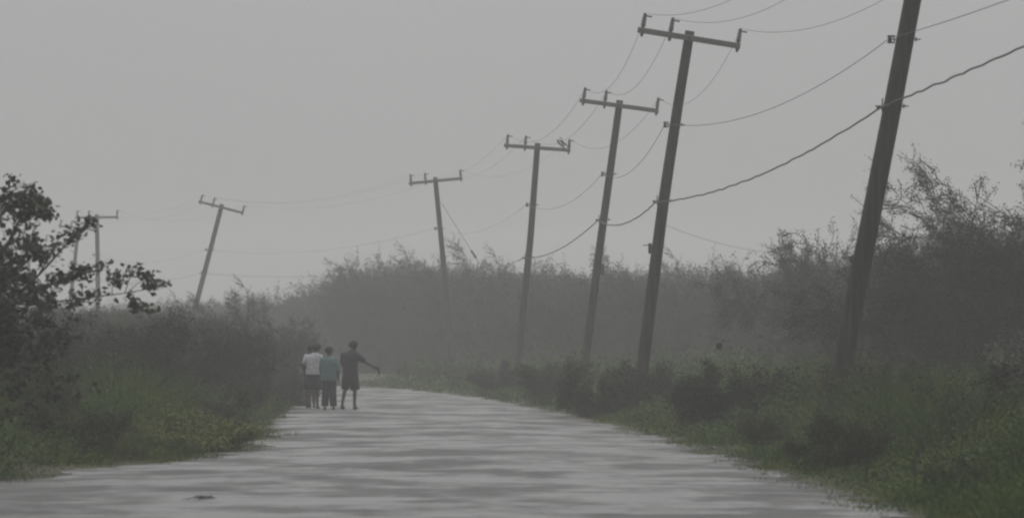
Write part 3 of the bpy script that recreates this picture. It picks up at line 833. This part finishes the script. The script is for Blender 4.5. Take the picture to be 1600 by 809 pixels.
def person(px, d, rz, H, pose, label, shirt, bottom, group='people walking along the road'):
    """pose: joint positions for a 1.75 m figure, x right, y forward, z up"""
    x = (px - 800) / FPX * d
    root = empty('person', (x, d, .03), rz); k = H / 1.75; root.scale = (k, k, k)
    tag(root, label, 'person', group)
    J = dict(pelvis=(0, 0, .95), spine=(0, .005, 1.12), chest=(0, 0, 1.32), neck=(0, .01, 1.475), jaw=(0, .03, 1.555), head=(0, .025, 1.635), crown=(0, .02, 1.70),
             shl=(-.17, 0, 1.40), shr=(.17, 0, 1.40), hipl=(-.09, 0, .90), hipr=(.09, 0, .90))
    J.update(pose)
    V = []; E = []; Rd = []
    ix = {}
    def v(n, p, r):
        ix[n] = len(V); V.append(tuple(p)); Rd.append(r); return ix[n]
    def e(a, b): E.append((ix[a], ix[b]))
    v('pelvis', J['pelvis'], .12); v('spine', J['spine'], .115); v('chest', J['chest'], .125); v('neck', J['neck'], .052)
    v('jaw', J['jaw'], .066); v('head', J['head'], .098); v('crown', J['crown'], .072)
    for a, b in (('pelvis', 'spine'), ('spine', 'chest'), ('chest', 'neck'), ('neck', 'jaw'), ('jaw', 'head'), ('head', 'crown')): e(a, b)
    hd = Vector(J['head']); fd = Vector(J.get('face', (0, 1, 0))).normalized(); sd = Vector((fd.y, -fd.x, 0))
    v('nose', hd + fd * .112 + Vector((0, 0, -.02)), .012); e('head', 'nose')
    for s, nm in ((-1, 'earl'), (1, 'earr')):
        v(nm, hd + sd * s * .096 + Vector((0, 0, -.01)), .016); e('head', nm)
    for s in 'lr':
        v('sh' + s, J['sh' + s], .062); e('chest', 'sh' + s)
        v('el' + s, J['el' + s], .042); e('sh' + s, 'el' + s)
        v('wr' + s, J['wr' + s], .028); e('el' + s, 'wr' + s)
        w = Vector(J['wr' + s]); dr = (w - Vector(J['el' + s])).normalized(); hand_dir = Vector(J.get('hand' + s, dr)).normalized()
        pal = w + hand_dir * .085; v('palm' + s, pal, .036); e('wr' + s, 'palm' + s)
        side = hand_dir.cross(Vector((1, 0, 0)) if abs(hand_dir.x) < .7 else Vector((0, 1, 0))).normalized(); nrm = hand_dir.cross(side)
        for f in range(4):
            o_ = side * (-.027 + .018 * f); ln = (.062, .072, .070, .055)[f]
            p1 = pal + hand_dir * .035 + o_; p2 = p1 + hand_dir * ln * .5 + nrm * .010; p3 = p2 + hand_dir * ln * .4 + nrm * .025
            for q, (pp, rr_) in enumerate(((p1, .010), (p2, .009), (p3, .007))):
                v('f%s%d%d' % (s, f, q), pp, rr_)
            e('palm' + s, 'f%s%d0' % (s, f)); e('f%s%d0' % (s, f), 'f%s%d1' % (s, f)); e('f%s%d1' % (s, f), 'f%s%d2' % (s, f))
        p1 = w + hand_dir * .05 + side * -.038; p2 = p1 + hand_dir * .045 + side * -.02
        v('t%s0' % s, p1, .012); v('t%s1' % s, p2, .009); e('wr' + s, 't%s0' % s); e('t%s0' % s, 't%s1' % s)
        v('hip' + s, J['hip' + s], .088); e('pelvis', 'hip' + s)
        v('kn' + s, J['kn' + s], .055); e('hip' + s, 'kn' + s)
        kn = Vector(J['kn' + s]); an = Vector(J['an' + s]); v('ca' + s, kn.lerp(an, .3) + Vector((0, -.012, 0)), .054); e('kn' + s, 'ca' + s)
        v('an' + s, an, .036); e('ca' + s, 'an' + s)
        td = Vector(J.get('toe' + s, (0, .17, -.055))); v('he' + s, an + Vector((0, -.035, -.045)), .034); v('toe' + s, an + td, .030)
        e('an' + s, 'he' + s); e('an' + s, 'toe' + s)
    skin_body(V, E, Rd, ix['pelvis'], 'body', root)
    # hair: close cap over the back and top of the head
    mb = MB(); hx, hy, hz = hd; b = -fd
    mb.loft([(hx + b.x * .030, hy + b.y * .030, hz - .055, .088, .084), (hx + b.x * .026, hy + b.y * .026, hz - .02, .110, .105), (hx + b.x * .018, hy + b.y * .018, hz + .03, .119, .117),
             (hx + b.x * .012, hy + b.y * .012, hz + .075, .104, .106), (hx + b.x * .01, hy + b.y * .01, hz + .112, .064, .068), (hx, hy, hz + .125, .015, .015)], 14)
    hb = mb.build('hair', M['hair'], root, True)
    # shirt
    sm, zlo, wid, slv = shirt
    mb = MB()
    px_, py_ = J['pelvis'][:2]; cx, cyy = J['chest'][:2]; nx_, ny_ = J['neck'][:2]
    dz = J['chest'][2] - 1.32
    mb.loft([(px_, py_, zlo, wid * 1.0, .150), (px_, py_, zlo + .02, wid * 1.03, .155), (px_ * .9, py_, 1.0, wid * 1.0, .150), (px_ * .6 + cx * .4, py_, 1.12 + dz * .5, wid * .96, .142), (cx, cyy, 1.25 + dz, wid * 1.03, .152),
             (cx, cyy, 1.36 + dz, wid * 1.06, .146), (cx * .5 + nx_ * .5, ny_, 1.425 + dz, wid * .90, .115), (nx_, ny_, 1.465 + dz, wid * .52, .085), (nx_, ny_, 1.495 + dz, .068, .066)], 20)
    for s in 'lr':
        a = Vector(J['sh' + s]); e_ = Vector(J['el' + s]); w_ = Vector(J['wr' + s])
        full = [a + (Vector(J['chest']) - a) * .25, a, a.lerp(e_, .5), a.lerp(e_, .85)] if slv < 1 else [a + (Vector(J['chest']) - a) * .25, a, a.lerp(e_, .6), e_, e_.lerp(w_, .55)]
        rr_ = [.07, .085, .080, .078] if slv < 1 else [.07, .085, .072, .066, .055]
        mb.tube(full, rr_, 12)
    mb.build('shirt', sm, root, True)
    bm_, hem, leg_r, bname = bottom
    mb = MB()
    mb.loft([(px_, py_, .80, wid * .92, .135), (px_, py_, .86, wid * .98, .150), (px_, py_, .95, wid * .96, .145), (px_, py_, 1.05, wid * .90, .135)], 18)
    for s in 'lr':
        hp = Vector(J['hip' + s]); kn = Vector(J['kn' + s]); an = Vector(J['an' + s])
        pts = [hp]; rr_ = [leg_r * 1.0]
        if hem > kn.z:
            t = (hp.z - hem) / (hp.z - kn.z); pts += [hp.lerp(kn, t * .5), hp.lerp(kn, t)]; rr_ += [leg_r * 1.03, leg_r * 1.05]
        else:
            t = (kn.z - hem) / max(.05, (kn.z - an.z)); pts += [hp.lerp(kn, .5), kn, kn.lerp(an, min(1, t))]; rr_ += [leg_r, leg_r * .86, leg_r * .80]
        mb.tube(pts, rr_, 14)
    mb.build(bname, bm_, root, True)
    for s in 'lr':
        an = Vector(J['an' + s]); td = Vector(J.get('toe' + s, (0, .17, -.055)))
        mb = MB(); h0 = an + Vector((0, -.06, -.06)); t0 = an + td + Vector((0, .02, -.012)); 
        mb.tube([h0, h0.lerp(t0, .15), h0.lerp(t0, .5), h0.lerp(t0, .85), t0], [.020, .040, .038, .042, .022], 10); mb.build('shoe', M['shoe'], root, True)
    return root

# white shirt, dark shorts, left foot lifted mid-step, left elbow out
person(489.5, 133.5, R(-4), 1.69, dict(
    neck=(.05, .01, 1.475), jaw=(.085, .03, 1.555), head=(.10, .025, 1.635), crown=(.10, .02, 1.70),
    ell=(-.27, -.04, 1.14), wrl=(-.17, .10, .98), elr=(.24, .03, 1.13), wrr=(.26, .14, .92),
    knl=(-.10, .02, .50), anl=(-.08, -.20, .17), toel=(0, .09, -.13), knr=(.10, .05, .49), anr=(.115, -.02, .085), face=(.15, 1, 0)),
    'person in a white short-sleeved shirt and dark shorts, walking at the left of the group', (M['white_cloth'], .90, .205, 0), (M['dark_cloth'], .50, .115, 'shorts'))
# mostly hidden companion in front of the white shirt
person(484.5, 134.6, R(3), 1.66, dict(
    neck=(.02, .01, 1.475), jaw=(.03, .03, 1.555), head=(.035, .025, 1.635), crown=(.035, .02, 1.70),
    ell=(-.20, .02, 1.13), wrl=(-.16, .16, .95), elr=(.21, .02, 1.13), wrr=(.18, .15, .95),
    knl=(-.08, .04, .50), anl=(-.08, .02, .085), knr=(.10, -.02, .49), anr=(.11, -.10, .10)),
    'person almost hidden beyond the white-shirted walker, only a dark head showing', (M['dark_cloth'], .88, .17, 0), (M['slate_cloth'], .52, .10, 'shorts'))
# teal shirt and long dark trousers
person(514, 130.8, R(2), 1.60, dict(
    ell=(-.22, .03, 1.12), wrl=(-.20, .16, .95), elr=(.25, -.01, 1.10), wrr=(.255, .05, .84), handr=(.25, .15, -1),
    knl=(-.095, .05, .50), anl=(-.115, -.02, .085), knr=(.10, .00, .49), anr=(.125, -.08, .085)),
    'person in a teal shirt and long dark trousers in the middle of the group', (M['teal_cloth'], .80, .215, 1), (M['slate_cloth'], .10, .125, 'trousers'))
# dark clothes, right arm stretched out
C_ = person(547.5, 131.5, R(-14), 1.76, dict(
    chest=(.01, 0, 1.33), neck=(.045, .02, 1.475), jaw=(.07, .04, 1.545), head=(.08, .04, 1.625), crown=(.075, .035, 1.69),
    ell=(-.225, .04, 1.12), wrl=(-.16, .20, .98), shr=(.16, 0, 1.38), elr=(.365, .10, 1.19), wrr=(.57, .15, 1.075), handr=(.93, .1, -.36),
    knl=(-.13, -.03, .50), anl=(-.185, -.14, .10), knr=(.10, .07, .49), anr=(.10, .03, .085), face=(.8, .8, -.1)),
    'person in all dark clothes stretching the right arm out sideways with a bundle', (M['plum_cloth'], .78, .20, 0), (M['dark_cloth'], .50, .118, 'shorts'))
# thing carried in the outstretched hand
hp = C_.matrix_basis @ Vector((.675, .16, 1.045))
mb = MB(); mb.tube([(-.02, 0, .04), (.0, 0, .015), (.012, 0, -.04), (.03, 0, -.10), (.045, 0, -.16), (.05, 0, -.18)], [.014, .028, .036, .030, .026, .012], 10, True, 0, .7)
o = mb.build('held_bundle', M['slate_cloth'], None, True); o.location = hp
tag(o, 'small dark bundle hanging from the outstretched hand of the dark-clothed person', 'bundle')
